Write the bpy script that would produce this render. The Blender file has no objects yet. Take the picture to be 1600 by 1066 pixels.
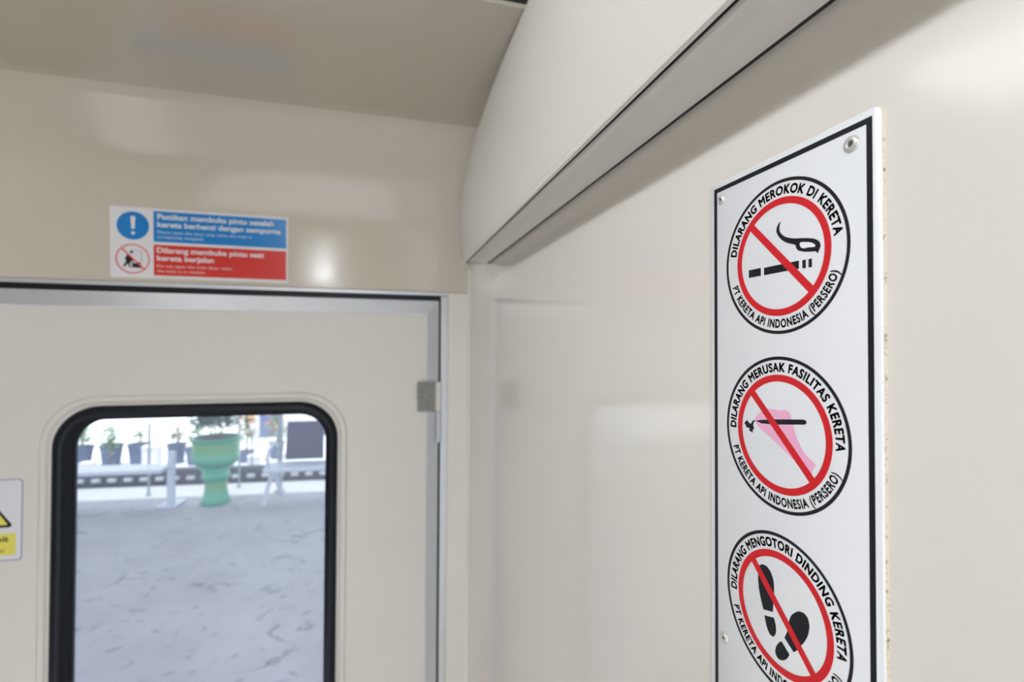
import bpy, bmesh, math, random
from mathutils import Vector, Matrix, noise
random.seed(4)
PI = math.pi
E = 1.72            # eye height above the vestibule floor
G = -0.38           # platform level outside

# ------------------------------------------------------------------ camera
scn = bpy.context.scene
col = scn.collection
cd = bpy.data.cameras.new('camera')
cam = bpy.data.objects.new('camera', cd); col.objects.link(cam)
F = Vector((0.25938752, 0.96571778, 0.01035785)); R = Vector((0.96573405, -0.25945877, 0.00623579))
U = R.cross(F)
m3 = Matrix((R, U, -F)).transposed()
cam.matrix_world = Matrix.Translation((0, 0, E)) @ m3.to_4x4()
cd.sensor_width = 36; cd.lens = 17.206; cd.clip_start = 0.01; cd.clip_end = 200
cd.dof.use_dof = True; cd.dof.focus_distance = 0.25; cd.dof.aperture_fstop = 8.5
scn.camera = cam

# ------------------------------------------------------------------ world, sun, exposure
w = bpy.data.worlds.new('world'); scn.world = w; w.use_nodes = True
bg = w.node_tree.nodes['Background']
bg.inputs[0].default_value = (0.92, 0.96, 1.0, 1); bg.inputs[1].default_value = 1.88
sl = bpy.data.lights.new('sun', 'SUN'); sl.energy = 3.2; sl.angle = math.radians(2.5); sl.color = (1, .97, .92)
sun = bpy.data.objects.new('sun', sl); col.objects.link(sun)
sun.rotation_euler = (math.radians(14), math.radians(-8), 0)
sun.location = (0, 6, 12)
scn.view_settings.view_transform = 'Standard'; scn.view_settings.look = 'None'
scn.view_settings.exposure = 0.30; scn.view_settings.gamma = 1.0
scn.view_settings.use_curve_mapping = False
LAMP = 33.0      # tube light
PANEL = 3.4      # added dim panel for the wall highlight

# ------------------------------------------------------------------ materials
def mat(name, color, rough=.5, metal=0, spec=.5, coat=0, coat_rough=.1, emit=None, var=0, var_scale=30, bump=0, bump_scale=200):
    m = bpy.data.materials.new(name); m.use_nodes = True
    nt = m.node_tree; b = nt.nodes['Principled BSDF']
    b.inputs['Base Color'].default_value = (*color, 1)
    b.inputs['Roughness'].default_value = rough; b.inputs['Metallic'].default_value = metal
    b.inputs['Specular IOR Level'].default_value = spec
    b.inputs['Coat Weight'].default_value = coat; b.inputs['Coat Roughness'].default_value = coat_rough
    if emit:
        b.inputs['Emission Color'].default_value = (*emit[0], 1); b.inputs['Emission Strength'].default_value = emit[1]
    tc = nt.nodes.new('ShaderNodeTexCoord')
    if var:
        n = nt.nodes.new('ShaderNodeTexNoise'); n.inputs['Scale'].default_value = var_scale; n.inputs['Detail'].default_value = 6
        nt.links.new(tc.outputs['Object'], n.inputs['Vector'])
        mx = nt.nodes.new('ShaderNodeMix'); mx.data_type = 'RGBA'
        mx.inputs[6].default_value = (*[c*(1-var) for c in color], 1); mx.inputs[7].default_value = (*[min(1, c*(1+var)) for c in color], 1)
        nt.links.new(n.outputs['Fac'], mx.inputs[0]); nt.links.new(mx.outputs[2], b.inputs['Base Color'])
    if bump:
        n2 = nt.nodes.new('ShaderNodeTexNoise'); n2.inputs['Scale'].default_value = bump_scale
        nt.links.new(tc.outputs['Object'], n2.inputs['Vector'])
        bp = nt.nodes.new('ShaderNodeBump'); bp.inputs['Strength'].default_value = bump; bp.inputs['Distance'].default_value = .001
        nt.links.new(n2.outputs['Fac'], bp.inputs['Height']); nt.links.new(bp.outputs['Normal'], b.inputs['Normal'])
    return m

M = {}
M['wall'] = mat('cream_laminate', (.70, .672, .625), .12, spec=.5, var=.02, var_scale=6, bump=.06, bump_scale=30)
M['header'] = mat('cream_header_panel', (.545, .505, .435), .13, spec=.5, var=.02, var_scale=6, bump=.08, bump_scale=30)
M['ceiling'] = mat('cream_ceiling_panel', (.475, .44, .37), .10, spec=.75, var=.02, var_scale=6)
M['cover'] = mat('cream_cover_panel', (.665, .64, .61), .38, spec=.35, var=.015, var_scale=8)
M['door'] = mat('cream_door_paint', (.66, .645, .62), .34, spec=.4, var=.02, var_scale=8)
M['alu'] = mat('brushed_aluminium', (.56, .58, .62), .36, metal=.45, var=.06, var_scale=40)
M['rubber'] = mat('black_rubber', (.006, .009, .015), .4, spec=.25)
M['gap'] = mat('dark_gap', (.02, .022, .022), .7)
M['hinge'] = mat('worn_grey_hinge', (.21, .215, .20), .5, metal=.35, var=.35, var_scale=90)
M['plate'] = mat('white_enamel', (.80, .825, .87), .22, spec=.4, var=.008, var_scale=60)
M['black'] = mat('black_print', (.008, .009, .014), .45, spec=.25)
M['red'] = mat('red_print', (.56, .012, .017), .5, spec=.3)
M['pink'] = mat('pink_print', (.80, .40, .60), .4)
M['rivet'] = mat('rivet_metal', (.62, .61, .59), .35, metal=.5, var=.1, var_scale=300)
M['hole'] = mat('rivet_hole', (.06, .06, .06), .6)
M['stk_white'] = mat('white_vinyl', (.72, .72, .76), .2)
M['stk_blue'] = mat('blue_vinyl', (.0, .20, .58), .2)
M['stk_red'] = mat('red_vinyl', (.60, .03, .025), .2)
M['stk_red_dull'] = mat('red_ring_ink', (.66, .06, .06), .3)
M['stk_yellow'] = mat('yellow_vinyl', (.72, .66, .12), .3)
M['stk_lilac'] = mat('lilac_ink', (.28, .25, .40), .4)
M['stk_paper'] = mat('white_paper_vinyl', (.68, .69, .76), .3)
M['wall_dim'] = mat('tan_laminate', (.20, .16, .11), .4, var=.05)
M['floor'] = mat('tan_vinyl_floor', (.68, .64, .58), .4, var=.15)
M['trainskin'] = mat('painted_steel_skin', (.7, .7, .72), .4)

def rust():
    m = bpy.data.materials.new('aged_sealant'); m.use_nodes = True; nt = m.node_tree; b = nt.nodes['Principled BSDF']
    b.inputs['Roughness'].default_value = .6
    tc = nt.nodes.new('ShaderNodeTexCoord'); n = nt.nodes.new('ShaderNodeTexNoise')
    n.inputs['Scale'].default_value = .45; n.inputs['Detail'].default_value = 6; n.inputs['Roughness'].default_value = .7
    cr = nt.nodes.new('ShaderNodeValToRGB'); e = cr.color_ramp.elements
    e[0].position = .36; e[0].color = (.22, .14, .08, 1); e[1].position = .47; e[1].color = (.62, .55, .44, 1)
    nt.links.new(tc.outputs['Object'], n.inputs['Vector']); nt.links.new(n.outputs['Fac'], cr.inputs[0]); nt.links.new(cr.outputs[0], b.inputs['Base Color'])
    return m
M['sealant'] = rust()

def ground_mat():
    m = bpy.data.materials.new('cracked_asphalt'); m.use_nodes = True; nt = m.node_tree; b = nt.nodes['Principled BSDF']
    b.inputs['Roughness'].default_value = .75
    tc = nt.nodes.new('ShaderNodeTexCoord')
    n = nt.nodes.new('ShaderNodeTexNoise'); n.inputs['Scale'].default_value = 1.6; n.inputs['Detail'].default_value = 10; n.inputs['Roughness'].default_value = .65
    cr = nt.nodes.new('ShaderNodeValToRGB'); e = cr.color_ramp.elements
    e[0].position = .3; e[0].color = (.34, .345, .39, 1); e[1].position = .7; e[1].color = (.45, .455, .505, 1)
    nt.links.new(tc.outputs['Object'], n.inputs['Vector']); nt.links.new(n.outputs['Fac'], cr.inputs[0])
    # cracks: distorted voronoi edges, kept only where a large noise is high
    dn = nt.nodes.new('ShaderNodeTexNoise'); dn.inputs['Scale'].default_value = 2.6; dn.inputs['Detail'].default_value = 5
    va = nt.nodes.new('ShaderNodeVectorMath'); va.operation = 'MULTIPLY_ADD'; va.inputs[1].default_value = (.9, .9, .9)
    nt.links.new(tc.outputs['Object'], dn.inputs['Vector']); nt.links.new(dn.outputs['Color'], va.inputs[0]); nt.links.new(tc.outputs['Object'], va.inputs[2])
    v = nt.nodes.new('ShaderNodeTexVoronoi'); v.feature = 'DISTANCE_TO_EDGE'; v.inputs['Scale'].default_value = .75
    nt.links.new(va.outputs[0], v.inputs['Vector'])
    mr = nt.nodes.new('ShaderNodeMapRange'); mr.inputs[1].default_value = .0; mr.inputs[2].default_value = .022; mr.inputs[3].default_value = 1; mr.inputs[4].default_value = 0
    nt.links.new(v.outputs['Distance'], mr.inputs[0])
    mk = nt.nodes.new('ShaderNodeTexNoise'); mk.inputs['Scale'].default_value = 2.2; mk.inputs['Detail'].default_value = 4
    nt.links.new(tc.outputs['Object'], mk.inputs['Vector'])
    mk2 = nt.nodes.new('ShaderNodeMapRange'); mk2.inputs[1].default_value = .5; mk2.inputs[2].default_value = .6
    nt.links.new(mk.outputs['Fac'], mk2.inputs[0])
    mu = nt.nodes.new('ShaderNodeMath'); mu.operation = 'MULTIPLY'; nt.links.new(mr.outputs[0], mu.inputs[0]); nt.links.new(mk2.outputs[0], mu.inputs[1])
    # pits
    pn = nt.nodes.new('ShaderNodeTexNoise'); pn.inputs['Scale'].default_value = 11; pn.inputs['Detail'].default_value = 3
    nt.links.new(tc.outputs['Object'], pn.inputs['Vector'])
    pr = nt.nodes.new('ShaderNodeMapRange'); pr.inputs[1].default_value = .60; pr.inputs[2].default_value = .70; pr.inputs[4].default_value = .6
    nt.links.new(pn.outputs['Fac'], pr.inputs[0])
    mxm = nt.nodes.new('ShaderNodeMath'); mxm.operation = 'MAXIMUM'; nt.links.new(mu.outputs[0], mxm.inputs[0]); nt.links.new(pr.outputs[0], mxm.inputs[1])
    mx = nt.nodes.new('ShaderNodeMix'); mx.data_type = 'RGBA'; mx.inputs[7].default_value = (.17, .175, .23, 1)
    nt.links.new(mxm.outputs[0], mx.inputs[0]); nt.links.new(cr.outputs[0], mx.inputs[6]); nt.links.new(mx.outputs[2], b.inputs['Base Color'])
    return m
M['ground'] = ground_mat()
M['edge'] = mat('white_edge_paint', (.80, .80, .80), .6, var=.08, var_scale=3)
M['track'] = mat('dark_ballast', (.13, .15, .20), .8, var=.5, var_scale=9)
M['kerb'] = mat('dark_kerb', (.06, .08, .13), .7, var=.3, var_scale=8)
M['block'] = mat('white_block', (.85, .86, .90), .6)
M['pale_ground'] = mat('sunlit_paving', (.72, .74, .76), .7, var=.12, var_scale=.7)
M['bench_light'] = mat('pale_bench_metal', (.55, .60, .70), .4, metal=.1)
M['bench_dark'] = mat('navy_bench_back', (.018, .028, .10), .6, var=.3, var_scale=5)
M['post_metal'] = mat('teal_grey_post', (.30, .38, .42), .5)
M['pot_blue'] = mat('slate_plant_pot', (.10, .15, .26), .6, var=.2)
M['soil'] = mat('dark_soil', (.10, .08, .10), .9, var=.4)
M['blade'] = mat('added_louver_dark', (.12, .12, .12), .5)
M['leaf'] = mat('leaf_green', (.18, .34, .16), .5, var=.5, var_scale=3)
M['leaf_teal'] = mat('leaf_teal', (.07, .20, .15), .5, var=.5, var_scale=3)
M['flower'] = mat('orange_flower', (.75, .28, .10), .5, var=.3)
M['box'] = mat('white_box', (.85, .86, .88), .5)
M['bldg'] = mat('pale_plaster', (.72, .75, .78), .7, var=.06, var_scale=2)
M['bldgwin'] = mat('blue_window', (.10, .14, .26), .2)
M['roofm'] = mat('roof_sheet', (.45, .47, .5), .6)
M['trunk'] = mat('bark', (.22, .17, .13), .8, var=.3)

def planter_mat():
    m = bpy.data.materials.new('green_glazed_planter'); m.use_nodes = True; nt = m.node_tree; b = nt.nodes['Principled BSDF']
    b.inputs['Roughness'].default_value = .3
    tc = nt.nodes.new('ShaderNodeTexCoord'); sp = nt.nodes.new('ShaderNodeSeparateXYZ'); nt.links.new(tc.outputs['Object'], sp.inputs[0])
    n = nt.nodes.new('ShaderNodeTexNoise'); n.inputs['Scale'].default_value = 6; nt.links.new(tc.outputs['Object'], n.inputs['Vector'])
    ma = nt.nodes.new('ShaderNodeMath'); ma.operation = 'MULTIPLY_ADD'; ma.inputs[1].default_value = .06; nt.links.new(n.outputs['Fac'], ma.inputs[0]); nt.links.new(sp.outputs['Z'], ma.inputs[2])
    cr = nt.nodes.new('ShaderNodeValToRGB'); cr.color_ramp.interpolation = 'EASE'
    gcol = (.005, .27, .18, 1); ycol = (.12, .36, .17, 1); pale = (.07, .46, .31, 1)
    e = cr.color_ramp.elements; e[0].position = 0; e[0].color = (.02, .26, .19, 1); e[1].position = 1; e[1].color = gcol
    for pos, c in ((.16, (.05, .40, .26, 1)), (.24, ycol), (.30, ycol), (.34, gcol), (.46, pale), (.56, gcol), (.66, (.10, .44, .28, 1)), (.74, ycol), (.82, ycol), (.88, gcol)):
        k = e.new(pos); k.color = c
    nt.links.new(ma.outputs[0], cr.inputs[0]); nt.links.new(cr.outputs[0], b.inputs['Base Color'])
    return m
M['planter'] = planter_mat()

def glass_mat():
    m = bpy.data.materials.new('hazy_glass'); m.use_nodes = True; nt = m.node_tree; nt.nodes.clear()
    o = nt.nodes.new('ShaderNodeOutputMaterial')
    tr = nt.nodes.new('ShaderNodeBsdfTransparent'); tr.inputs[0].default_value = (.95, .97, 1, 1)
    gl = nt.nodes.new('ShaderNodeBsdfGlossy'); gl.inputs['Roughness'].default_value = .32
    tl = nt.nodes.new('ShaderNodeBsdfTranslucent'); tl.inputs[0].default_value = (.86, .90, 1, 1)  # translucent veil imitates the pale haze over the view outside
    fr = nt.nodes.new('ShaderNodeFresnel'); fr.inputs[0].default_value = 1.45
    tc = nt.nodes.new('ShaderNodeTexCoord'); n = nt.nodes.new('ShaderNodeTexNoise'); n.inputs['Scale'].default_value = 5; n.inputs['Detail'].default_value = 5
    nt.links.new(tc.outputs['Object'], n.inputs['Vector'])
    mr = nt.nodes.new('ShaderNodeMapRange'); mr.inputs[3].default_value = .03; mr.inputs[4].default_value = .08
    nt.links.new(n.outputs['Fac'], mr.inputs[0])
    m1 = nt.nodes.new('ShaderNodeMixShader'); m2 = nt.nodes.new('ShaderNodeMixShader')
    nt.links.new(mr.outputs[0], m1.inputs[0]); nt.links.new(tr.outputs[0], m1.inputs[1]); nt.links.new(tl.outputs[0], m1.inputs[2])
    nt.links.new(fr.outputs[0], m2.inputs[0]); nt.links.new(m1.outputs[0], m2.inputs[1]); nt.links.new(gl.outputs[0], m2.inputs[2])
    nt.links.new(m2.outputs[0], o.inputs[0])
    return m
M['glass'] = glass_mat()

# ------------------------------------------------------------------ helpers
def obj(name, bm_or_mesh, m, parent=None, smooth=False, loc=None):
    if isinstance(bm_or_mesh, bmesh.types.BMesh):
        bmesh.ops.recalc_face_normals(bm_or_mesh, faces=bm_or_mesh.faces[:])
        me = bpy.data.meshes.new(name); bm_or_mesh.to_mesh(me); bm_or_mesh.free()
    else:
        me = bm_or_mesh
    if m: me.materials.clear(); me.materials.append(m)
    if smooth:
        me.polygons.foreach_set('use_smooth', [True]*len(me.polygons))
        if smooth == 'auto': me.set_sharp_from_angle(angle=math.radians(35))
    o = bpy.data.objects.new(name, me); col.objects.link(o)
    if parent: o.parent = parent
    if loc: o.location = loc
    return o

def empty(name, loc=(0, 0, 0), rz=0):
    o = bpy.data.objects.new(name, None); col.objects.link(o); o.location = loc; o.rotation_euler.z = rz
    o.empty_display_size = .05
    return o

def tag(o, label=None, cat=None, group=None, kind=None):
    if label: o['label'] = label
    if cat: o['category'] = cat
    if group: o['group'] = group
    if kind: o['kind'] = kind
    return o

def copy_tree(o, parent=None):
    c = o.copy(); col.objects.link(c); c.parent = parent
    for ch in list(o.children): copy_tree(ch, c)
    return c

def box(bm, x0, x1, y0, y1, z0, z1, bev=0):
    vs = [bm.verts.new(p) for p in ((x0,y0,z0),(x1,y0,z0),(x1,y1,z0),(x0,y1,z0),(x0,y0,z1),(x1,y0,z1),(x1,y1,z1),(x0,y1,z1))]
    fs = [bm.faces.new([vs[i] for i in f]) for f in ((0,1,2,3),(4,5,6,7),(0,1,5,4),(1,2,6,5),(2,3,7,6),(3,0,4,7))]
    if bev:
        es = list({e for f in fs for e in f.edges})
        bmesh.ops.bevel(bm, geom=es, offset=bev, segments=2, affect='EDGES', profile=.6)
def boxm(*a, bev=0):
    bm = bmesh.new(); box(bm, *a, bev=bev); return bm

def loft(loops, closed=True, cap0=False, cap1=False):
    bm = bmesh.new(); L = [[bm.verts.new(p) for p in lp] for lp in loops]
    n = len(L[0])
    for a, b in zip(L, L[1:]):
        for i in range(n if closed else n-1):
            j = (i+1) % n
            bm.faces.new((a[i], a[j], b[j], b[i]))
    if cap0: bm.faces.new(L[0])
    if cap1: bm.faces.new(L[-1])
    return bm

def lathe(prof, n=40, cap=True):
    bm = loft([[(r*math.cos(2*PI*i/n), r*math.sin(2*PI*i/n), z) for i in range(n)] for r, z in prof], cap0=cap, cap1=cap)
    return bm

def tube(bm, pts, r, n=10):
    pts = [Vector(p) for p in pts]; loops = []
    for i, p in enumerate(pts):
        d = (pts[min(i+1, len(pts)-1)]-pts[max(i-1, 0)]).normalized()
        a = d.orthogonal().normalized() if i == 0 else (a-d*a.dot(d)).normalized()
        b = d.cross(a); rr = r[i] if isinstance(r, (list, tuple)) else r
        loops.append([bm.verts.new(p+rr*(math.cos(2*PI*k/n)*a+math.sin(2*PI*k/n)*b)) for k in range(n)])
    for A, B in zip(loops, loops[1:]):
        for k in range(n): bm.faces.new((A[k], A[(k+1) % n], B[(k+1) % n], B[k]))
    bm.faces.new(loops[0]); bm.faces.new(loops[-1])

def rr(x0, x1, z0, z1, r, seg=10, Y=0):
    P = []
    for cx, cz, a0 in ((x1-r, z1-r, 0), (x0+r, z1-r, 90), (x0+r, z0+r, 180), (x1-r, z0+r, 270)):
        for k in range(seg+1):
            a = math.radians(a0+90*k/seg); P.append((cx+r*math.cos(a), Y, cz+r*math.sin(a)))
    return P

def prism(poly, h0, h1):
    bm = bmesh.new()
    a = [bm.verts.new((x, y, h0)) for x, y in poly]; b = [bm.verts.new((x, y, h1)) for x, y in poly]
    n = len(poly)
    for i in range(n): bm.faces.new((a[i], a[(i+1) % n], b[(i+1) % n], b[i]))
    fa = bm.faces.new(a); fb = bm.faces.new(b)
    bmesh.ops.triangulate(bm, faces=[fa, fb])
    return bm

def smooth_poly(pts, it=2):
    for _ in range(it):
        q = []
        for i in range(len(pts)):
            a = pts[i]; b = pts[(i+1) % len(pts)]
            q.append((.8*a[0]+.2*b[0], .8*a[1]+.2*b[1])); q.append((.2*a[0]+.8*b[0], .2*a[1]+.8*b[1]))
        pts = q
    return pts

def ring(r0, r1, h0, h1, cx=0, cy=0, n=128):
    def c(r, h): return [(cx+r*math.cos(2*PI*i/n), cy+r*math.sin(2*PI*i/n), h) for i in range(n)]
    bm = loft([c(r0, h0), c(r0, h1), c(r1, h1), c(r1, h0), c(r0, h0)])
    bmesh.ops.remove_doubles(bm, verts=bm.verts[:], dist=1e-7)
    return bm

def text_mesh(body, offset=.0, spacing=1.0, res=4, shear=0):
    cu = bpy.data.curves.new('txt', 'FONT'); cu.body = body; cu.size = 1; cu.offset = offset; cu.space_character = spacing
    cu.resolution_u = res; cu.shear = shear
    o = bpy.data.objects.new('txt', cu); me = bpy.data.meshes.new_from_object(o)
    bpy.data.objects.remove(o); bpy.data.curves.remove(cu)
    return me

def embolden(me, d):
    """heavier strokes: the same outlines laid over each other with small shifts"""
    bm = bmesh.new(); bm.from_mesh(me)
    base = bm.faces[:]
    for k in range(8):
        a = k*PI/4
        g = bmesh.ops.duplicate(bm, geom=base)
        vs = [e for e in g['geom'] if isinstance(e, bmesh.types.BMVert)]
        bmesh.ops.translate(bm, vec=(d*math.cos(a), d*math.sin(a), 0), verts=vs)
    bm.to_mesh(me); bm.free()
    return me

def flat_text(body, x, y, width, cap, h, offset=.02, spacing=1.0, right=False, shear=0):
    """text on the local XY plane: baseline-left at (x, y), fitted to a width and a cap height"""
    me = text_mesh(body, offset, spacing, shear=shear)
    xs = [v.co.x for v in me.vertices]; x0, x1 = min(xs), max(xs); s = width/(x1-x0); c = cap/.72
    for v in me.vertices: v.co = ((v.co.x-x0)*s+x, v.co.y*c+y, h)
    return me

def arc_text(body, a0, a1, rbase, cap, h, offset=.02, spacing=1.05):
    """text on a circle from angle a0 to a1 (degrees); clockwise reads outward-up, anticlockwise reads inward-up"""
    me = embolden(text_mesh(body, 0, spacing), offset)
    xs = [v.co.x for v in me.vertices]; x0, x1 = min(xs), max(xs); c = cap/.72
    up = 1 if a1 < a0 else -1
    for v in me.vertices:
        a = math.radians(a0+(a1-a0)*(v.co.x-x0)/(x1-x0)); r = rbase+up*v.co.y*c
        v.co = (r*math.cos(a), r*math.sin(a), h)
    return me
def shift(me, dx, dy):
    for v in me.vertices: v.co.x += dx; v.co.y += dy
    return me

# ------------------------------------------------------------------ vestibule shell
XL, YB, XR, YF = -1.15, -1.35, .18, 1.015
# right wall
tag(obj('wall_right', boxm(XR, XR+.03, YB, YF+.03, 0, 2.30), M['wall']), kind='structure')
bm = bmesh.new()      # with a low opening added to let daylight in from below
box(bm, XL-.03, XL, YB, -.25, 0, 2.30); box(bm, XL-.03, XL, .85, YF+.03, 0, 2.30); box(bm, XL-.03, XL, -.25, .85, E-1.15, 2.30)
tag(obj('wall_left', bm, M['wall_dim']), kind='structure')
tag(obj('floor', boxm(XL-.03, XR+.03, YB-.1, YF+.1, -.06, 0), M['floor']), kind='structure')
# wall around the door: opening X -0.77..0.1339, top E+0.102
bm = bmesh.new()
box(bm, .1345, XR, YF, YF+.045, 0, E+.1098)
box(bm, XL, -.775, YF, YF+.045, 0, E+.1098)
tag(obj('wall_front', bm, M['wall']), kind='structure')
# corner bead between the two walls
bm = bmesh.new(); n = 6
pts = [(XR-.0045, YF), (XR-.0042, YF-.0022), (XR-.0022, YF-.0042), (XR, YF-.0045)]
loops = [[(x, y, z) for x, y in pts] for z in (.0, E+.16)]
bm = loft(loops, closed=False)
tag(obj('trim_1', bm, M['wall'], smooth=True), kind='structure')

# header: curved panel from above the door up to the ceiling crease
hp = [(YF, .1108), (YF, .130), (YF-.0001, .145), (YF-.0004, .160), (YF-.0009, .175), (YF-.0016, .190), (YF-.0025, .205), (YF-.0037, .220), (YF-.0053, .235), (YF-.0075, .250), (YF-.0105, .265), (YF-.0145, .280), (YF-.0205, .298), (YF-.030, .318), (YF-.047, .341), (YF-.072, .362), (YF-.098, .3875), (.908, .3945), (.899, .400), (.890, .4045)]
def sheet(prof, x0, x1, t=.006):
    """profile (y, z rel. eye) swept along X, with thickness away from the room"""
    inner = [(y, z+E) for y, z in prof]
    out = []
    for i, (y, z) in enumerate(inner):
        a = inner[max(0, i-1)]; b = inner[min(len(inner)-1, i+1)]
        d = Vector((b[0]-a[0], b[1]-a[1])).normalized(); out.append((y+d.y*t, z-d.x*t))
    lp = inner+out[::-1]
    return loft([[(x, y, z) for y, z in lp] for x in (x0, x1)], cap0=True, cap1=True)
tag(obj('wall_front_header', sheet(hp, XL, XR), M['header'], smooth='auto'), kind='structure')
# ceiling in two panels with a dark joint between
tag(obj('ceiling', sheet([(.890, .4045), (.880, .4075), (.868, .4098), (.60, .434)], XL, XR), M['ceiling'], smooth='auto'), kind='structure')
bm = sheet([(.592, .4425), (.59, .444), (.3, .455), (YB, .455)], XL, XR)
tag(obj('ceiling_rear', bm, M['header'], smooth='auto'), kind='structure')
tag(obj('trim_2', boxm(XL, XR, .585, .612, E+.446, E+.462), M['gap']), kind='structure')
# wall behind the viewpoint
bm = bmesh.new()      # unseen opening, sized to send daylight onto the door
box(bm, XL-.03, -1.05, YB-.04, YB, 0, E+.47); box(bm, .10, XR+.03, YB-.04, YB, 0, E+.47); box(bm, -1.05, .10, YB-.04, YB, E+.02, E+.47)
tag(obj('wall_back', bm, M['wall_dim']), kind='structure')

# ------------------------------------------------------------------ door
DY = YF+.003      # face of the leaf
zt = E+.092
XA, XB = -.755, .1161
door = tag(empty('door_1', (XB, DY, 0)), kind='structure')
def dobj(name, bm, m, parent=door, **k):
    o = obj(name, bm, m, None, **k)
    o.parent = parent
    p = parent; off = Vector((0, 0, 0))
    while p: off += p.location; p = p.parent
    o.location = Vector((0, 0, 0))-off
    return o
wx0, wx1, wz0, wz1 = -.543, -.0797, E-.82, E-.1095
# leaf with a window cut-out and a raised lip round it
seg = 12
lf = [rr(XA, .0935, .02, zt-.028, .0008, seg, DY+.04), rr(XA, .0935, .02, zt-.028, .0008, seg, DY),
      rr(wx0-.019, wx1+.019, wz0-.019, wz1+.019, .088, seg, DY), rr(wx0-.015, wx1+.015, wz0-.015, wz1+.015, .084, seg, DY-.003),
      rr(wx0-.008, wx1+.008, wz0-.008, wz1+.008, .077, seg, DY-.003), rr(wx0-.004, wx1+.004, wz0-.004, wz1+.004, .073, seg, DY+.0005),
      rr(wx0+.01, wx1-.01, wz0+.01, wz1-.01, .062, seg, DY+.001), rr(wx0+.01, wx1-.01, wz0+.01, wz1-.01, .062, seg, DY+.04),
      rr(XA, .0935, .02, zt-.028, .0008, seg, DY+.04)]
bm = loft(lf); bmesh.ops.remove_doubles(bm, verts=bm.verts[:], dist=1e-6)
dobj('leaf', bm, M['door'], smooth='auto')
# aluminium edging with mitred corner and a slight slope
def edging(outer, inner):
    """outer/inner: (x, z) pairs; a shallow sloped bar"""
    (ox0, oz0), (ox1, oz1) = outer; (ix0, iz0), (ix1, iz1) = inner
    return loft([[(ox0, DY+.03, oz0), (ox1, DY+.03, oz1)], [(ox0, DY-.001, oz0), (ox1, DY-.001, oz1)],
                 [(ix0, DY-.006, iz0), (ix1, DY-.006, iz1)], [(ix0, DY+.004, iz0), (ix1, DY+.004, iz1)]], closed=False)
dobj('edge_trim', edging(((XA, zt), (XB, zt)), ((XA+.022, zt-.0275), (XB-.023, zt-.0275))), M['alu'])
dobj('edge_trim', edging(((XA-.0002, zt), (XA-.0002, .02)), ((XA+.023, zt-.0275), (XA+.023, .02))), M['alu'])
dobj('edge_trim', edging(((XB, zt), (XB, .02)), ((XB-.023, zt-.0275), (XB-.023, .02))), M['alu'])
# window gasket: rounded rubber section
gl = []
for k in range(9):
    t = k/8; off = .0275*t; yy = DY-.0015-.0075*math.sin(PI*min(1, t*1.15))**.7 if t < .87 else DY+.004
    gl.append(rr(wx0+off*.98, wx1-off*.82, wz0+off*.9, wz1-off*.9, .072-off*.85, seg, yy))
gl.append(rr(wx0+.0275, wx1-.0225, wz0+.025, wz1-.025, .048, seg, DY+.02))
win = dobj('window_1', loft(gl), M['rubber'], smooth=True)
win['label'] = 'black rubber gasket round the door window'
bm = boxm(wx0+.012, wx1-.012, DY+.012, DY+.016, wz0+.012, wz1-.012)
pane = obj('window_pane', bm, M['glass']); pane.parent = win; pane.location = (0, 0, 0)
pane.matrix_parent_inverse = Matrix.Identity(4)
# hinge
hz0, hz1 = E-.1342, E-.0744
hg = dobj('hinge', boxm(.0731, .1105, DY-.0085, DY-.0055, hz0, hz1, bev=.001), M['hinge'])
bm = bmesh.new(); tube(bm, [(.1165, DY-.009, hz0+.0), (.1165, DY-.009, hz1)], .0048, 16)
box(bm, .1100, .1165, DY-.0085, DY-.006, hz0, hz1)
k = obj('hinge_knuckle', bm, M['door'], smooth='auto'); k.parent = hg
bm = bmesh.new(); tube(bm, [(.1160, DY-.009, E-.1974), (.1160, DY-.009, hz0-.0015)], .0046, 16)
k = obj('hinge_pin_sleeve', bm, M['alu'], smooth='auto'); k.parent = hg
for sx, sz in ((.082, -.088), (.100, -.085), (.082, -.106), (.103, -.115), (.084, -.123)):
    bm = lathe([(.0028, 0), (.0026, .0012), (.0012, .0016), (.0008, .0009), (.0002, .0008)], 14)
    k = obj('screw', bm, M['hinge'], smooth='auto'); k.parent = hg; k.location = (sx, DY-.0085, E+sz); k.rotation_euler.x = PI/2
# fixed frame: strips round the opening, black seal in the gap
bm = bmesh.new()
box(bm, .1205, .1345, YF-.002, YF+.035, 0, E+.1022, bev=.0012)
box(bm, XL+.36, .1345, YF-.001, YF+.035, E+.1030, E+.1100, bev=.0008)
box(bm, -.7765, -.762, YF-.002, YF+.035, 0, E+.1022, bev=.0012)
tag(obj('door_1_frame', bm, M['alu']), kind='structure')
bm = bmesh.new()
box(bm, .1160, .1212, YF+.012, YF+.03, 0, E+.103)
box(bm, -.7625, -.7545, YF+.012, YF+.03, 0, E+.103)
box(bm, -.775, .1212, YF+.008, YF+.03, E+.0905, E+.1035)
tag(obj('trim_3', bm, M['rubber']), kind='structure')
bm = boxm(XL, XR, YF+.001, YF+.01, E+.1094, E+.1112)
tag(obj('trim_4', bm, M['gap']), kind='structure')

# ------------------------------------------------------------------ cover along the top of the right wall
cov = tag(empty('duct_cover', (XR-.02, .4, E+.1)), 'long curved cream cover running along the top of the right wall', 'duct cover')
def cobj(name, bm, m, **k):
    o = obj(name, bm, m, **k); o.parent = cov; o.location = -Vector(cov.location); return o
cp = [(.1357, .1430, .838), (.1350, .165, .850), (.1352, .195, .872), (.137, .224, .890), (.1397, .256, .902), (.143, .287, .905), (.1475, .321, .888), (.153, .351, .855), (.159, .381, .795), (.165, .406, .727), (.171, .424, .648), (.1755, .434, .575)]
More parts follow.
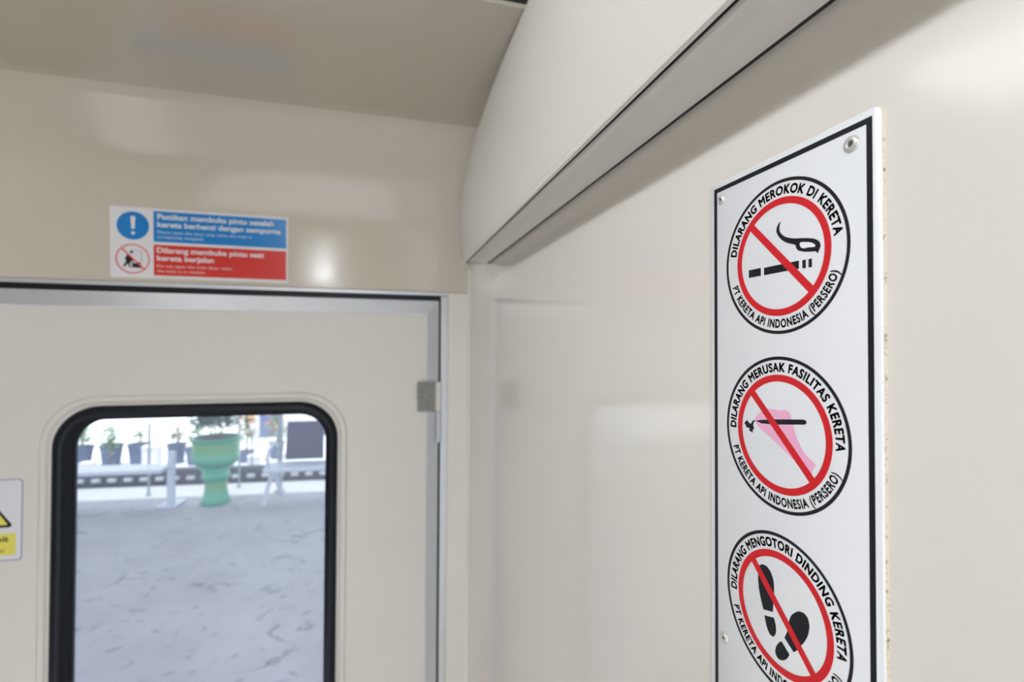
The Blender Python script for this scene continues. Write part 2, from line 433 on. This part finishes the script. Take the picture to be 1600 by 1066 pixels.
# smooth resample
def catmull(P, n=4):
    out = []
    for i in range(len(P)-1):
        p0 = Vector(P[max(0, i-1)]); p1 = Vector(P[i]); p2 = Vector(P[i+1]); p3 = Vector(P[min(len(P)-1, i+2)])
        for k in range(n):
            t = k/n
            out.append(.5*((2*p1)+(p2-p0)*t+(2*p0-5*p1+4*p2-p3)*t*t+(3*p1-p0-3*p2+p3)*t**3))
    out.append(Vector(P[-1])); return out
cs = catmull(cp)
bm = bmesh.new(); rows = []
NY = 30
for v in cs:
    x, z, ye = v; row = []
    for k in range(NY+1):
        t = k/NY; y = YB+(ye-YB)*t
        xr = x
        row.append(bm.verts.new((xr, y, z+E)))
    # rounded return at the far end
    row.append(bm.verts.new((x+.0012, ye+.0025, z+E))); row.append(bm.verts.new((min(x+.005, XR-.0008), ye+.0035, z+E))); row.append(bm.verts.new((min(x+.03, XR-.0005), ye+.0035, z+E)))
    rows.append(row)
for a, b in zip(rows, rows[1:]):
    for i in range(len(a)-1): bm.faces.new((a[i], a[i+1], b[i+1], b[i]))
# rolled lip along the bottom edge
lip = [(.1340, .1445), (.1325, .1420), (.1330, .1392), (.1352, .1385), (.1368, .1400), (.1368, .1460)]
prev = rows[0][:NY+1]
for lx, lz in lip:
    cur = [bm.verts.new((lx, YB+(.838-YB)*k/NY, lz+E)) for k in range(NY+1)]
    for i in range(NY): bm.faces.new((prev[i], prev[i+1], cur[i+1], cur[i]))
    prev = cur
cobj('front_panel', bm, M['cover'], smooth='auto')
# soffit: slightly dished panel from the slot back to the wall
sp = [(.1450, .158), (.1450, .1485), (.1456, .1462), (.1468, .1450), (.150, .1452), (.157, .1466), (.164, .1464), (.171, .1442), (.1752, .1422), (.1764, .1424), (.1770, .1440), (.1770, .158)]
cobj('soffit_panel', loft([[(x, y, z+E) for x, z in sp] for y in (YB, .2, .8385)], closed=False), M['cover'], smooth='auto')
cobj('slot_backing', boxm(.1362, .1795, YB, .8384, E+.1500, E+.158), M['gap'])  # dark colour makes the slot read as deep shade
cobj('slot_shade_strip', boxm(.1771, .1798, YB, .8384, E+.1432, E+.146), M['gap'])  # dark strip standing for the shade in the gap at the wall
cobj('slot_shade_strip', boxm(.1441, .1449, YB, .8384, E+.1464, E+.158), M['gap'])  # dark strip standing for the shade inside the front slot
cobj('end_cap', loft([[(x+.001, ye-.001, z+E) for x, z, ye in cs], [(XR-.0005, ye-.001, z+E) for x, z, ye in cs]], closed=False), M['cover'])

# ------------------------------------------------------------------ ceiling lamps (tube behind the camera; louvered tube and panel are added light)
ml = mat('lamp_diffuser', (.9, .9, .9), .4, emit=((.93, .975, 1.03), LAMP))
def tube_light(x, y0, y1, label, louver=0, ml=ml):
    lamp = tag(empty('tube_light', (x, (y0+y1)/2, E+.452)), label, 'ceiling light')
    h = (y1-y0)/2
    obj('lamp_base', boxm(-.035, .035, -h, h, -.012, .0, bev=.003), M['cover'], lamp)
    bm = bmesh.new(); tube(bm, [(0, -h+.03, -.028), (0, h-.03, -.028)], .014, 16)
    obj('lamp_tube', bm, ml, lamp, smooth='auto')
    for y in (-h+.02, h-.02): obj('lamp_holder', boxm(-.018, .018, y-.01, y+.01, -.046, -.010, bev=.002), M['cover'], lamp)
    if louver:
        for k in range(louver):
            y = -h+.045+(2*h-.09)*k/(louver-1)
            obj('added_louver_blade', boxm(-.034, .034, y-.001, y+.001, -.085, -.0435), M['blade'], lamp)  # dark blades added to keep the tube's reflection off the header
        for sx in (-1, 1): obj('added_louver_rail', boxm(sx*.034-.001, sx*.034+.001, -h, h, -.014, -.010), M['blade'], lamp)
tube_light(-.33, -1.27, -.45, 'narrow white tube light on the ceiling behind the viewpoint', ml=mat('lamp_diffuser_bright', (.9, .9, .9), .4, emit=((.93, .975, 1.03), LAMP*3.8)))
tube_light(-.37, -.14, .39, 'unseen louvered tube light added to even out the right wall', 9)  # added lamp, brightens the middle of the right wall
mp_ = mat('highlight_panel_glow', (.9, .9, .9), .4, emit=((.95, .98, 1.0), PANEL))
pan = tag(empty('highlight_panel', (-.545, .37, E+.452)), 'unseen glowing panel added for the soft highlight on the right wall', 'ceiling light')  # added glowing panel, gives the right wall its soft highlight
obj('lamp_base', boxm(-.125, .125, -.03, .218, -.02, .0, bev=.004), M['cover'], pan)
obj('added_glow_panel', boxm(-.112, .112, -.02, .21, -.042, -.019, bev=.01), mp_, pan)

# ------------------------------------------------------------------ prohibition sign on the right wall (millimetres, x to the right, y up)
SW, SH = 90.59, 290.0
sg = empty('prohibition_sign')
tag(sg, 'tall white metal sign with three round red prohibition symbols riveted to the right wall', 'sign')
phi = -.006677
ty, tz = .14238, .087926+E
# local x = towards the camera (-Y, with the sign's own slight tilt), y = up, z = into the room (-X)
lx = Vector((0, -math.cos(phi), -math.sin(phi))); ly = Vector((0, -math.sin(phi), math.cos(phi))); lz = Vector((-1, 0, 0))
orig = Vector((XR, ty, tz))-lx*(SW/1000)
mw = Matrix((lx, ly, lz)).transposed().to_4x4(); mw.translation = orig
sg.matrix_world = mw @ Matrix.Scale(.001, 4)
def ro(x0, x1, y0, y1, r, h, sg_=8): return [(x, z, h) for x, _, z in rr(x0, x1, y0, y1, r, sg_)]
bm = loft([ro(-3.1, SW+3.1, -SH-3, 3, 3, .02), ro(-3.1, SW+3.1, -SH-3, 3, 3, 1.2), ro(-2.7, SW+2.7, -SH-2.6, 2.6, 2.7, 1.5)], cap0=True, cap1=True)
obj('plate', bm, M['plate'], sg, smooth='auto')
bm = loft([ro(-3.0, SW+3.0, -SH-3, 3, 3, .9), ro(-3.2, SW+3.35, -SH-3.3, 3.15, 3.1, .5), ro(-3.3, SW+3.75, -SH-3.6, 3.3, 3.2, .0)])
o = obj('sealant_bead', bm, M['sealant'], sg, smooth=True); o['label'] = 'thin brown-stained line of sealant round the plate'
T = 1.5
bm = loft([ro(0, SW, -SH, 0, .15, T), ro(0, SW, -SH, 0, .15, T+.06), ro(2.4, SW-2.4, -SH+2.4, -2.4, .1, T+.06), ro(2.4, SW-2.4, -SH+2.4, -2.4, .1, T)])
obj('border', bm, M['black'], sg)
R0 = 35.78; CX = 45.65
def sym(cy, top, ta, bot_a):
    def P(name, bm, m):
        o = obj(name, bm, m, sg); o.location = (CX, cy, 0); return o
    P('outer_ring', ring(34.25, R0, T, T+.06), M['black'])
    P('caption', arc_text(top, ta[0], ta[1], 28.85, 4.1, T+.06, .044, 1.12), M['black'])
    P('caption', arc_text('PT KERETA API INDONESIA (PERSERO)', bot_a[0], bot_a[1], 32.75, 3.95, T+.06, .040, 1.12), M['black'])
    # red ring and slash as one printed mark
    bm = ring(24.2, 27.35, T+.08, T+.16)
    a, b, wd = (-17.6, 18.2), (17.6, -17.2), 1.75
    d = Vector((b[0]-a[0], b[1]-a[1])).normalized(); nn = Vector((-d.y, d.x))*wd
    q = [(a[0]+nn.x, a[1]+nn.y), (b[0]+nn.x, b[1]+nn.y), (b[0]-nn.x, b[1]-nn.y), (a[0]-nn.x, a[1]-nn.y)]
    va = [bm.verts.new((x, y, T+.08)) for x, y in q]; vb = [bm.verts.new((x, y, T+.155)) for x, y in q]
    for i in range(4): bm.faces.new((va[i], va[(i+1) % 4], vb[(i+1) % 4], vb[i]))
    bm.faces.new(va); bm.faces.new(vb)
    P('red_ring_with_slash', bm, M['red'])
    return P
P1 = sym(-45.50, 'DILARANG MEROKOK DI KERETA', (170, 6.5), (199.5, 340))
smoke = [(1.14, 16.68), (0.18, 14.43), (0.26, 12.14), (1.39, 10.37), (3.71, 8.5), (8.22, 6.85), (14.26, 5.82), (19.19, 4.46), (21.56, 2.91), (22.33, 0.83), (21.53, -0.72), (20.73, -2.29), (19.79, -1.07), (17.53, -0.85), (14.22, -0.36), (10.81, 0.87), (9.52, 2.36), (9.52, 3.44), (8.2, 4.22), (4.61, 5.56), (1.37, 7.74), (-0.99, 10.53), (-1.75, 12.61), (-0.96, 15.09)]
hole = [(11.7, 4.44), (14.25, 4.04), (17.56, 3.21), (19.57, 1.74), (19.56, 0.91), (18.35, 0.95), (15.9, 1.35), (14.23, 1.2), (12.54, 1.75), (11.52, 3.04)]
P1('smoke_symbol', prism(smooth_poly(smoke, 2), T, T+.05), M['black'])
P1('smoke_symbol_inside', prism(smooth_poly(hole, 2), T+.045, T+.065), M['plate'])
bm = bmesh.new()
for x0, x1, t0, b0 in ((-19.4, -11.4, -3.2, -7.05), (-9.33, 11.03, -3.55, -7.15), (12.92, 14.7, -3.72, -7.4), (16.1, 17.83, -3.82, -7.47)): box(bm, x0, x1, b0, t0, T, T+.06)
P1('cigarette_symbol', bm, M['black'])
P2 = sym(-127.46, 'DILARANG MERUSAK FASILITAS KERETA', (182.8, -4.2), (200, 339))
hand = [(-15.89, 4.45), (-14.54, 6.7), (-10.18, 9.7), (-6.8, 10.99), (-2.92, 10.97), (0.25, 10.73), (2.49, 11.62), (4.86, 10.91), (6.25, 9.8), (6.52, 7.57), (7.79, 5.12), (8.5, 1.87), (10.73, -2.57), (13.35, -6.1), (16.76, -8.27), (19.5, -9.94), (18.0, -11.57), (15.85, -17.12), (13.72, -15.86), (9.32, -11.38), (3.8, -8.06), (-3.01, -3.97), (-10.24, -0.43), (-14.57, 2.16)]
P2('hand_symbol', prism(smooth_poly(hand, 1), T, T+.04), M['pink'])['label'] = 'pink hand and forearm silhouette'
pen = [(-15.3, 4.0), (-11.28, 4.9), (-2.95, 6.35), (13.01, 8.48), (14.3, 8.2), (14.7, 7.4), (14.3, 6.7), (13.43, 6.27), (-2.96, 3.89), (-11.29, 3.2)]
P2('pen_symbol', prism(pen, T, T+.06), M['black'])
bm = bmesh.new()
tube(bm, [(-22.2, 1.0, T), (-20.9, 2.4, T), (-19.2, 1.6, T), (-21.0, .2, T), (-18.8, .4, T), (-17.4, 2.3, T), (-17.2, .2, T), (-18.8, -1.5, T), (-17.2, -1.4, T)], [1.05, 1.2, 1.2, 1.15, 1.05, 1.0, 1.0, 1.05, .9], 8)
tube(bm, [(-17.3, 2.3, T), (-16.6, 3.6, T), (-15.3, 4.0, T)], [.75, .45, .25], 8)
bmesh.ops.scale(bm, vec=(1, 1, .08), verts=bm.verts[:], space=Matrix.Translation((0, 0, -T)))
P2('scribble_symbol', bm, M['black'])
P3 = sym(-209.5, 'DILARANG MENGOTORI DINDING KERETA', (185.5, -6.3), (200, 341))
sole = [(-13.16, 16.21), (-11.18, 17.71), (-8.28, 17.92), (-5.93, 16.4), (-4.28, 13.19), (-3.84, 9.11), (-4.33, 3.89), (-4.74, -1.88), (-4.74, -1.9), (-10.62, -3.59), (-10.62, -3.57), (-12.26, 0.73), (-13.52, 5.3), (-13.9, 8.84), (-13.9, 13)]
heel = [(-10.05, -6.08), (-10.05, -6.1), (-4.2, -4.24), (-4.18, -4.26), (-3.02, -6.81), (-2.77, -10.21), (-4.25, -13.31), (-6.57, -13.4), (-8.45, -11.18)]
sole2 = [(2.04, -9.98), (2.05, -9.9), (4.23, -4.97), (4.51, -1.38), (5.97, 2.47), (9.73, 6.09), (12.95, 6.75), (14.91, 5.47), (15.66, 2.6), (14.86, -1.76), (12.87, -5.85), (10.44, -9.24), (8.79, -11.88), (7.14, -13.5), (7.1, -13.54)]
heel2 = [(0.27, -12.51), (.3, -12.53), (4.84, -15.92), (4.83, -15.95), (3.28, -18.91), (0.65, -21.2), (-2.02, -21.77), (-3.55, -19.87), (-2.9, -16.65), (-1.53, -14.31)]
P3('shoe_sole_symbol', prism(smooth_poly(sole, 1), T, T+.06), M['black'])
P3('shoe_heel_symbol', prism(smooth_poly(heel, 1), T, T+.06), M['black'])
P3('shoe_sole_symbol', prism(smooth_poly(sole2, 1), T, T+.06), M['black'])
P3('shoe_heel_symbol', prism(smooth_poly(heel2, 1), T, T+.06), M['black'])
rv_me = None
for rx, ry, s in ((5.9, -7.1, .8), (82.25, -7.5, 1), (7.4, -242.2, .85), (83.2, -242.5, .95)):
    bm = lathe([(3.35, T), (3.3, T+.35), (2.9, T+.85), (2.2, T+1.15), (1.55, T+1.2), (1.25, T+1.05), (1.1, T+.5)], 32)
    bmesh.ops.scale(bm, vec=(s, s, 1), verts=bm.verts[:])
    r = obj('rivet', bm, M['rivet'], sg, smooth='auto'); r.location = (rx, ry, 0)
    h = obj('rivet_hole', lathe([(1.12*s, T+.5), (1.12*s, T+.62), (.5*s, T+.6)], 20), M['hole'], r)

# ------------------------------------------------------------------ sticker above the door (x right, y up, z towards the room)
def wall_frame(name, x, y, z):
    o = empty(name, (x, y, z)); o.rotation_euler.x = PI/2; o.scale = (.001, .001, .001); return o
st = wall_frame('door_instruction_sticker', -.4605, YF, E+.1176)
st.rotation_euler.x = PI/2+.050
tag(st, 'blue and red printed instruction sticker with white edge on the panel above the door', 'sticker')
WW, HH = 288.5, 124.6
obj('backing', prism([(x, y) for x, y, _ in ro(0, WW, 0, HH, 1.5, 0)], .02, .35), M['stk_white'], st)
t = .37
# helper: rectangle / disc printed pieces
def flat(name, poly, m, h=t, parent=st): return obj(name, prism(poly, h-.03, h+.04), m, parent)
def rect(x0, x1, y0, y1): return [(x0, y0), (x1, y0), (x1, y1), (x0, y1)]
flat('blue_panel', rect(66.5, WW-3, 65.5, HH-4.5), M['stk_blue'])
flat('red_panel', rect(66.5, WW-3, 5.5, 60.5), M['stk_red'])
def disc(cx, cy, r, n=64): return [(cx+r*math.cos(2*PI*i/n), cy+r*math.sin(2*PI*i/n)) for i in range(n)]
flat('mandatory_disc', disc(35.0, 92.0, 24.8), M['stk_blue'])
flat('exclamation_mark', [(32.6, 86.5), (37.4, 86.5), (38.7, 107), (37.6, 108.6), (32.4, 108.6), (31.3, 107)], M['stk_white'], t+.08)
flat('exclamation_mark', disc(35, 79.0, 3.0, 24), M['stk_white'], t+.08)
def stext(body, x, y, wd, cap, off=.02, shear=0, m='stk_white'): obj('lettering', flat_text(body, x, y, wd, cap, t+.09, off, shear=shear), M[m], st)
stext('Pastikan membuka pintu setelah', 72.5, 106.5, 191, 9.2, .03)
stext('kereta berhenti dengan sempurna', 72.5, 92.5, 203, 9.2, .03)
stext('Please open the door only when the train is', 72.5, 81, 153, 4.9, .0)
stext('completely stopped', 72.5, 72.3, 72, 4.9, .0)
stext('Dilarang membuka pintu saat', 71.5, 46.5, 175, 9.2, .03)
stext('kereta berjalan', 71.5, 32.5, 91, 9.2, .03)
stext('Do not open the train door when', 71.5, 20.5, 121, 4.9, .0)
stext('the train is in motion', 71.5, 11.5, 76, 4.9, .0)
obj('prohibition_ring', ring(24.1, 26.3, t-.03, t+.1, 34.2, 33.4), M['stk_red_dull'], st)
a, b = Vector((18.0, 50.6)), Vector((51.5, 16)); d = (b-a).normalized(); nn = Vector((-d.y, d.x))*1.35
flat('prohibition_slash', [tuple(a+nn), tuple(a-nn), tuple(b-nn), tuple(b+nn)], M['stk_red_dull'], t+.14)
# person pushing a carriage door: head, leaning body and legs, door panel
flat('person_pictogram', disc(32.5, 45.5, 2.6, 20), M['black'], t+.05)
flat('person_pictogram', [(25, 39), (28.5, 41), (33, 37), (36.5, 30.5), (31, 28), (30, 22), (32, 18), (29, 18), (26.5, 25), (22.5, 19), (19, 19.5), (24, 29), (22, 34)], M['black'], t+.05)
flat('door_pictogram', [(33, 28), (38, 25.5), (40, 27), (46, 28), (47.5, 17.5), (33, 18)], M['black'], t+.05)
bm = bmesh.new()
for x0, y0, x1, y1 in ((35, 47.5, 48, 48.5), (47, 28, 48.2, 48)): box(bm, x0, x1, y0, y1, t, t+.05)
obj('door_pictogram', bm, M['stk_lilac'], st)

# ------------------------------------------------------------------ warning sticker on the door leaf, left of the window
wx_r, wtop, wbot = -.5815, E-.2285, E-.3665
ws = wall_frame('pinch_warning_sticker', wx_r-.115, DY, wbot)
tag(ws, 'white sticker with yellow warning triangle on the door left of the window', 'sticker')
W2, H2 = 114.0, 137.0
obj('backing', prism([(x, y) for x, y, _ in ro(0, W2, 0, H2, 6, 0)], .02, .3), M['stk_paper'], ws)
bm = loft([ro(0, W2, 0, H2, 6, .3), ro(0, W2, 0, H2, 6, .4), ro(1.8, W2-1.8, 1.8, H2-1.8, 5, .4), ro(1.8, W2-1.8, 1.8, H2-1.8, 5, .3)])
obj('sticker_border', bm, M['stk_lilac'], ws)
def tri(cx, y0, hw, hgt, r=4):
    pts = []
    for (px, py) in ((cx+hw, y0), (cx, y0+hgt), (cx-hw, y0)):
        g = Vector((cx, y0+hgt/3)); p = Vector((px, py)); c = p+(g-p).normalized()*2*r
        ad = math.atan2(py-g.y, px-g.x)
        for k in range(7):
            a = ad+math.radians(-60+20*k); pts.append((c.x+r*math.cos(a), c.y+r*math.sin(a)))
    return pts
flat('warning_triangle', tri(57, 56.5, 45, 66), M['black'], .36, ws)
flat('warning_triangle_field', tri(57, 60.5, 37, 57, 1.5), M['stk_yellow'], .44, ws)
flat('pinched_hand_pictogram', [(45, 66), (69, 66), (69, 70), (60, 72), (66, 80), (62, 82), (55, 74), (50, 82), (47, 80), (51, 71), (45, 70)], M['black'], .5, ws)
flat('text_box', rect(12, W2-9, 9.5, 46), M['stk_yellow'], .36, ws)
obj('lettering', flat_text('Awas terjepit', 16, 32.5, W2-35, 9.5, .47, .025), M['black'], ws)
obj('lettering', flat_text('Mind your hand/', 17, 15, W2-40, 5.5, .47, .0, shear=.25), M['black'], ws)

# ================================================================== outside
SL = -.097     # the platform edge runs slightly askew to the train
def yy(Y, X): return Y+SL*(X+2.4)
def strip(Y0, Y1, z0, z1, xa=-16, xb=8):
    bm = bmesh.new()
    c = [(xa, yy(Y0, xa)), (xb, yy(Y0, xb)), (xb, yy(Y1, xb)), (xa, yy(Y1, xa))]
    a = [bm.verts.new((x, y, z0)) for x, y in c]; b = [bm.verts.new((x, y, z1)) for x, y in c]
    bm.faces.new(a); bm.faces.new(b)
    for i in range(4): bm.faces.new((a[i], a[(i+1) % 4], b[(i+1) % 4], b[i]))
    return bm
bm = bmesh.new()
c = [(-16, 1.15), (8, 1.15), (8, yy(7.64, 8)), (-16, yy(7.64, -16))]
a = [bm.verts.new((x, y, G-.5)) for x, y in c]; b = [bm.verts.new((x, y, G)) for x, y in c]
bm.faces.new(a); bm.faces.new(b)
for i in range(4): bm.faces.new((a[i], a[(i+1) % 4], b[(i+1) % 4], b[i]))
tag(obj('floor_platform', bm, M['ground']), kind='structure')
tag(obj('trim_platform_edge', strip(7.64, 8.26, G-.5, G+.004), M['edge']), kind='structure')
tag(obj('floor_track_bed', strip(8.26, 9.0, G-.5, G-.06), M['track']), kind='structure')
kerb = tag(obj('trim_far_kerb', strip(8.45, 8.62, G-.1, G+.19), M['kerb']), kind='structure')
tag(obj('floor_far_platform', strip(8.62, 34, G-.5, G-.0), M['pale_ground']), kind='structure')
# white blocks in a row along the kerb
blk = None
for i in range(27):
    X = -5.1+i*.212
    if blk is None:
        blk = tag(obj('kerb_block', boxm(-.055, .055, -.05, .0, -.028, .028, bev=.018), M['block']), 'small white block in the row along the dark kerb beyond the tracks', 'block', 'white blocks along the dark kerb'); o = blk
    else: o = copy_tree(blk)
    o.location = (X, yy(8.455, X), G+.07)
# roof over the near platform (its shade lies on the platform)
tag(obj('ceiling_platform_roof', strip(1.75, 8.0, 3.05, 3.13, -14, 7), M['roofm']), kind='structure')
# green glazed planter
pl = tag(empty('pedestal_planter', (-2.09, 7.30, G)), 'tall green and yellow pedestal planter standing on the platform outside the window', 'planter')
prof = [(.02, .0), (.17, .0), (.175, .03), (.155, .07), (.135, .16), (.13, .26), (.14, .31), (.165, .33), (.172, .36), (.16, .385), (.15, .41), (.165, .44), (.185, .455), (.19, .475), (.22, .50), (.262, .55), (.278, .62), (.28, .72), (.272, .79), (.285, .82), (.292, .85), (.285, .875), (.262, .88), (.25, .85), (.24, .80), (.02, .80)]
obj('pedestal_pot', lathe(prof, 48), M['planter'], pl, smooth='auto')
obj('soil', lathe([(.02, .80), (.245, .80), (.23, .845), (.12, .87), (.02, .875)], 30), M['soil'], pl, smooth=True)
def foliage(bm, cx, cy, cz, rx, rz_, n, ls, droop=.3):
    for i in range(n):
        a = random.uniform(0, 2*PI); e = random.uniform(-.25, 1)*PI/2; q = random.uniform(.35, 1)
        c = Vector((cx+rx*q*math.cos(a)*math.cos(e), cy+rx*q*math.sin(a)*math.cos(e), cz+rz_*q*math.sin(e)))
        d = Vector((math.cos(a), math.sin(a), random.uniform(-droop, .8))).normalized(); s = d.cross(Vector((0, 0, 1))).normalized()
        s = (s+Vector((random.uniform(-.5, .5),)*3)).normalized(); L = ls*random.uniform(.6, 1.2)
        up = d.cross(s).normalized()
        p = [c-d*L*.5, c+s*L*.26+up*L*.06, c+d*L*.55-up*L*.08, c-s*L*.26+up*L*.06]
        bm.faces.new([bm.verts.new(v) for v in p])
bm = bmesh.new(); foliage(bm, 0, 0, 1.12, .30, .40, 900, .11)
obj('foliage', bm, M['leaf_teal'], pl)
bm = bmesh.new()
for i in range(9):
    a = i*.7; tube(bm, [(0.04*math.cos(a), .04*math.sin(a), .86), (.12*math.cos(a), .12*math.sin(a), 1.05), (.2*math.cos(a), .2*math.sin(a), 1.25)], .006, 6)
obj('stem', bm, M['trunk'], pl)

# left bench
b1 = tag(empty('platform_bench', (-3.25, 7.35, G), math.radians(-4)), 'pale metal bench left of the green planter on the platform', 'bench')
obj('seat', boxm(-1.05, .60, -.18, .20, .46, .51, bev=.012), M['bench_light'], b1)
bm = bmesh.new()
for sx in (.63,):
    box(bm, sx-.035, sx+.045, -.02, .05, .0, .70, bev=.01)
    box(bm, sx-.10, sx+.13, -.14, .18, .0, .035, bev=.01)
obj('leg', bm, M['bench_light'], b1)
bm = bmesh.new(); box(bm, -1.0, -.93, -.02, .05, 0, .66, bev=.01); box(bm, -1.08, -.85, -.14, .18, 0, .035, bev=.01)
obj('leg', bm, M['bench_light'], b1)
# right bench with navy back
b2 = tag(empty('platform_bench', (-1.42, 7.10, G), math.radians(-3)), 'pale metal bench with dark navy back behind the right side of the window', 'bench')
obj('seat', boxm(-.04, 1.55, -.12, .28, .43, .485, bev=.012), M['bench_light'], b2)
for x in (.14, .70, 1.26):
    obj('backrest', loft([[(x, .30, .50), (x+.50, .30, .50), (x+.50, .33, .50), (x, .33, .50)], [(x+.01, .37, 1.02), (x+.49, .37, 1.02), (x+.49, .40, 1.02), (x+.01, .40, 1.02)]], cap0=True, cap1=True), M['bench_dark'], b2)
for x in (.03, 1.5):
    bm = bmesh.new(); tube(bm, [(x, .24, .45), (x-.03, .0, .22), (x-.05, -.14, 0)], [.03, .026, .03], 10); tube(bm, [(x, .1, .43), (x+.02, .28, .2), (x+.04, .42, 0)], [.03, .026, .03], 10)
    obj('leg', bm, M['bench_light'], b2)
    bm = bmesh.new(); tube(bm, [(x, -.10, .47), (x-.01, -.13, .62), (x, -.08, .72), (x, .06, .77), (x, .2, .76), (x, .32, .70)], .024, 10)
    obj('armrest', bm, M['bench_light'], b2)
# posts and wire rail
def post(X, Y, h, r, label, base=True):
    bm = bmesh.new(); tube(bm, [(0, 0, 0), (0, 0, h)], r, 14)
    o = empty('fence_post', (X, Y, G)); tag(o, label, 'post'); obj('shaft', bm, M['post_metal'], o, smooth='auto')
    if base: obj('base_plate', lathe([(r*2.2, 0), (r*2.2, .015), (r*1.2, .03)], 16), M['post_metal'], o)
    return o
post(-1.37, 7.62, 1.9, .035, 'tall teal-grey post beside the bench with the navy back')
post(-3.08, 7.86, 1.0, .016, 'thin dark post standing left of the planter on the white platform edge')
post(-1.99, 8.0, .95, .014, 'thin dark post just right of the planter foot')
bm = bmesh.new(); tube(bm, [(-1.98, 8.7, G+.60), (-.2, 8.6, G+.62)], .012, 8); tube(bm, [(-1.98, 8.7, G-.06), (-1.98, 8.7, G+.64)], .014, 8); tube(bm, [(-.2, 8.6, G-.06), (-.2, 8.6, G+.64)], .014, 8)
tag(obj('wire_rail', bm, M['post_metal']), 'thin horizontal rail seen between planter and bench', 'rail')
# row of pots beyond the kerb
def potted(X, Y, r, h, label, leafm, fr, fh, n, ls, flowers=0, grp=None):
    o = empty('potted_plant', (X, Y, G)); tag(o, label, 'potted plant', grp)
    obj('pot', lathe([(.02, 0), (r*.72, 0), (r*.95, h*.9), (r*1.05, h*.92), (r*1.05, h), (r*.9, h), (r*.88, h*.9), (.02, h*.88)], 28), M['pot_blue'], o, smooth='auto')
    bm = bmesh.new(); foliage(bm, 0, 0, h+fh*.4, fr, fh*.75, n, ls); obj('foliage', bm, M[leafm], o)
    bm = bmesh.new(); tube(bm, [(0, 0, h*.85), (.02, 0, h+fh*.5)], [.02, .01], 8); obj('stem', bm, M['trunk'], o)
    if flowers:
        bm = bmesh.new(); foliage(bm, 0, 0, h+fh*.5, fr*1.02, fh*.75, flowers, ls*.9); obj('flower', bm, M['flower'], o)['kind'] = 'stuff'
    return o
potted(-4.87, 9.9, .17, .36, 'slate blue pot with loose green plant at the far left of the window', 'leaf', .18, .34, 90, .10)
potted(-4.46, 9.95, .17, .36, 'slate blue pot with yellow-green plant, second from the window left edge', 'leaf', .18, .30, 70, .10)
potted(-4.05, 9.95, .17, .36, 'slate blue pot just left of the upright white box', 'leaf', .16, .22, 40, .10)
potted(-4.26, 9.45, .07, .20, 'narrow small pot with upright plant between two slate pots', 'leaf', .12, .50, 70, .10)
potted(-3.46, 9.9, .15, .34, 'dark pot right behind the bench leg with reddish plant', 'leaf', .15, .26, 50, .1, 26)
potted(-3.10, 9.7, .16, .30, 'pot with pale green plant between bench leg and planter', 'leaf', .2, .36, 90, .1)
potted(-2.30, 9.7, .14, .2, 'orange flowering plant just right of the planter, under the thin rail', 'leaf', .2, .62, 120, .12, 70)
potted(-1.84, 9.9, .14, .3, 'orange flowering plant behind the teal-grey post', 'leaf', .2, .5, 100, .12, 60)
for X, Y, a, h, lab in ((-4.52, 9.35, .08, .20, 'small white box between the two leftmost slate pots'), (-3.68, 9.5, .11, .40, 'upright white box behind the left bench seat'), (-2.72, 9.3, .13, .30, 'white box between the bench leg and the planter'), (-2.02, 9.1, .10, .24, 'white box under the orange flowers')):
    o = empty('white_box', (X, Y, G)); tag(o, lab, 'box')
    obj('body', boxm(-a, a, -a, a, 0, h*.86, bev=.01), M['box'], o); obj('lid', boxm(-a*1.06, a*1.06, -a*1.06, a*1.06, h*.86, h, bev=.01), M['box'], o)
# pale building beyond with blue doors
bd = tag(empty('station_building', (-2.9, 12.2, G)), 'pale station building far beyond the platforms with blue doors', 'building')
obj('facade', boxm(0, 10, 0, .4, 0, 4, bev=.02), M['bldg'], bd)
for x in (.30, 1.55, 2.9):
    f = obj('door', boxm(x-.02, x+.30, -.05, .02, .0, 1.5, bev=.01), M['bldgwin'], bd); obj('door_handle', boxm(x+.22, x+.25, -.09, -.05, .7, .8, bev=.005), M['bench_light'], f)
obj('orange_panel', boxm(-.02, .16, -.04, .02, .35, 1.0, bev=.01), M['flower'], bd)
# bushy trees left, far
for X, Y, lab in ((-6.6, 12.2, 'broad green shrub beyond the far platform at the left'),):
    o = empty('shrub', (X, Y, G)); tag(o, lab, 'shrub')
    bm = bmesh.new(); foliage(bm, 0, 0, .55, .6, .7, 260, .2); obj('foliage', bm, M['leaf'], o)
    bm = bmesh.new(); tube(bm, [(0, 0, 0), (.03, 0, .7)], [.05, .02], 8); obj('trunk', bm, M['trunk'], o)
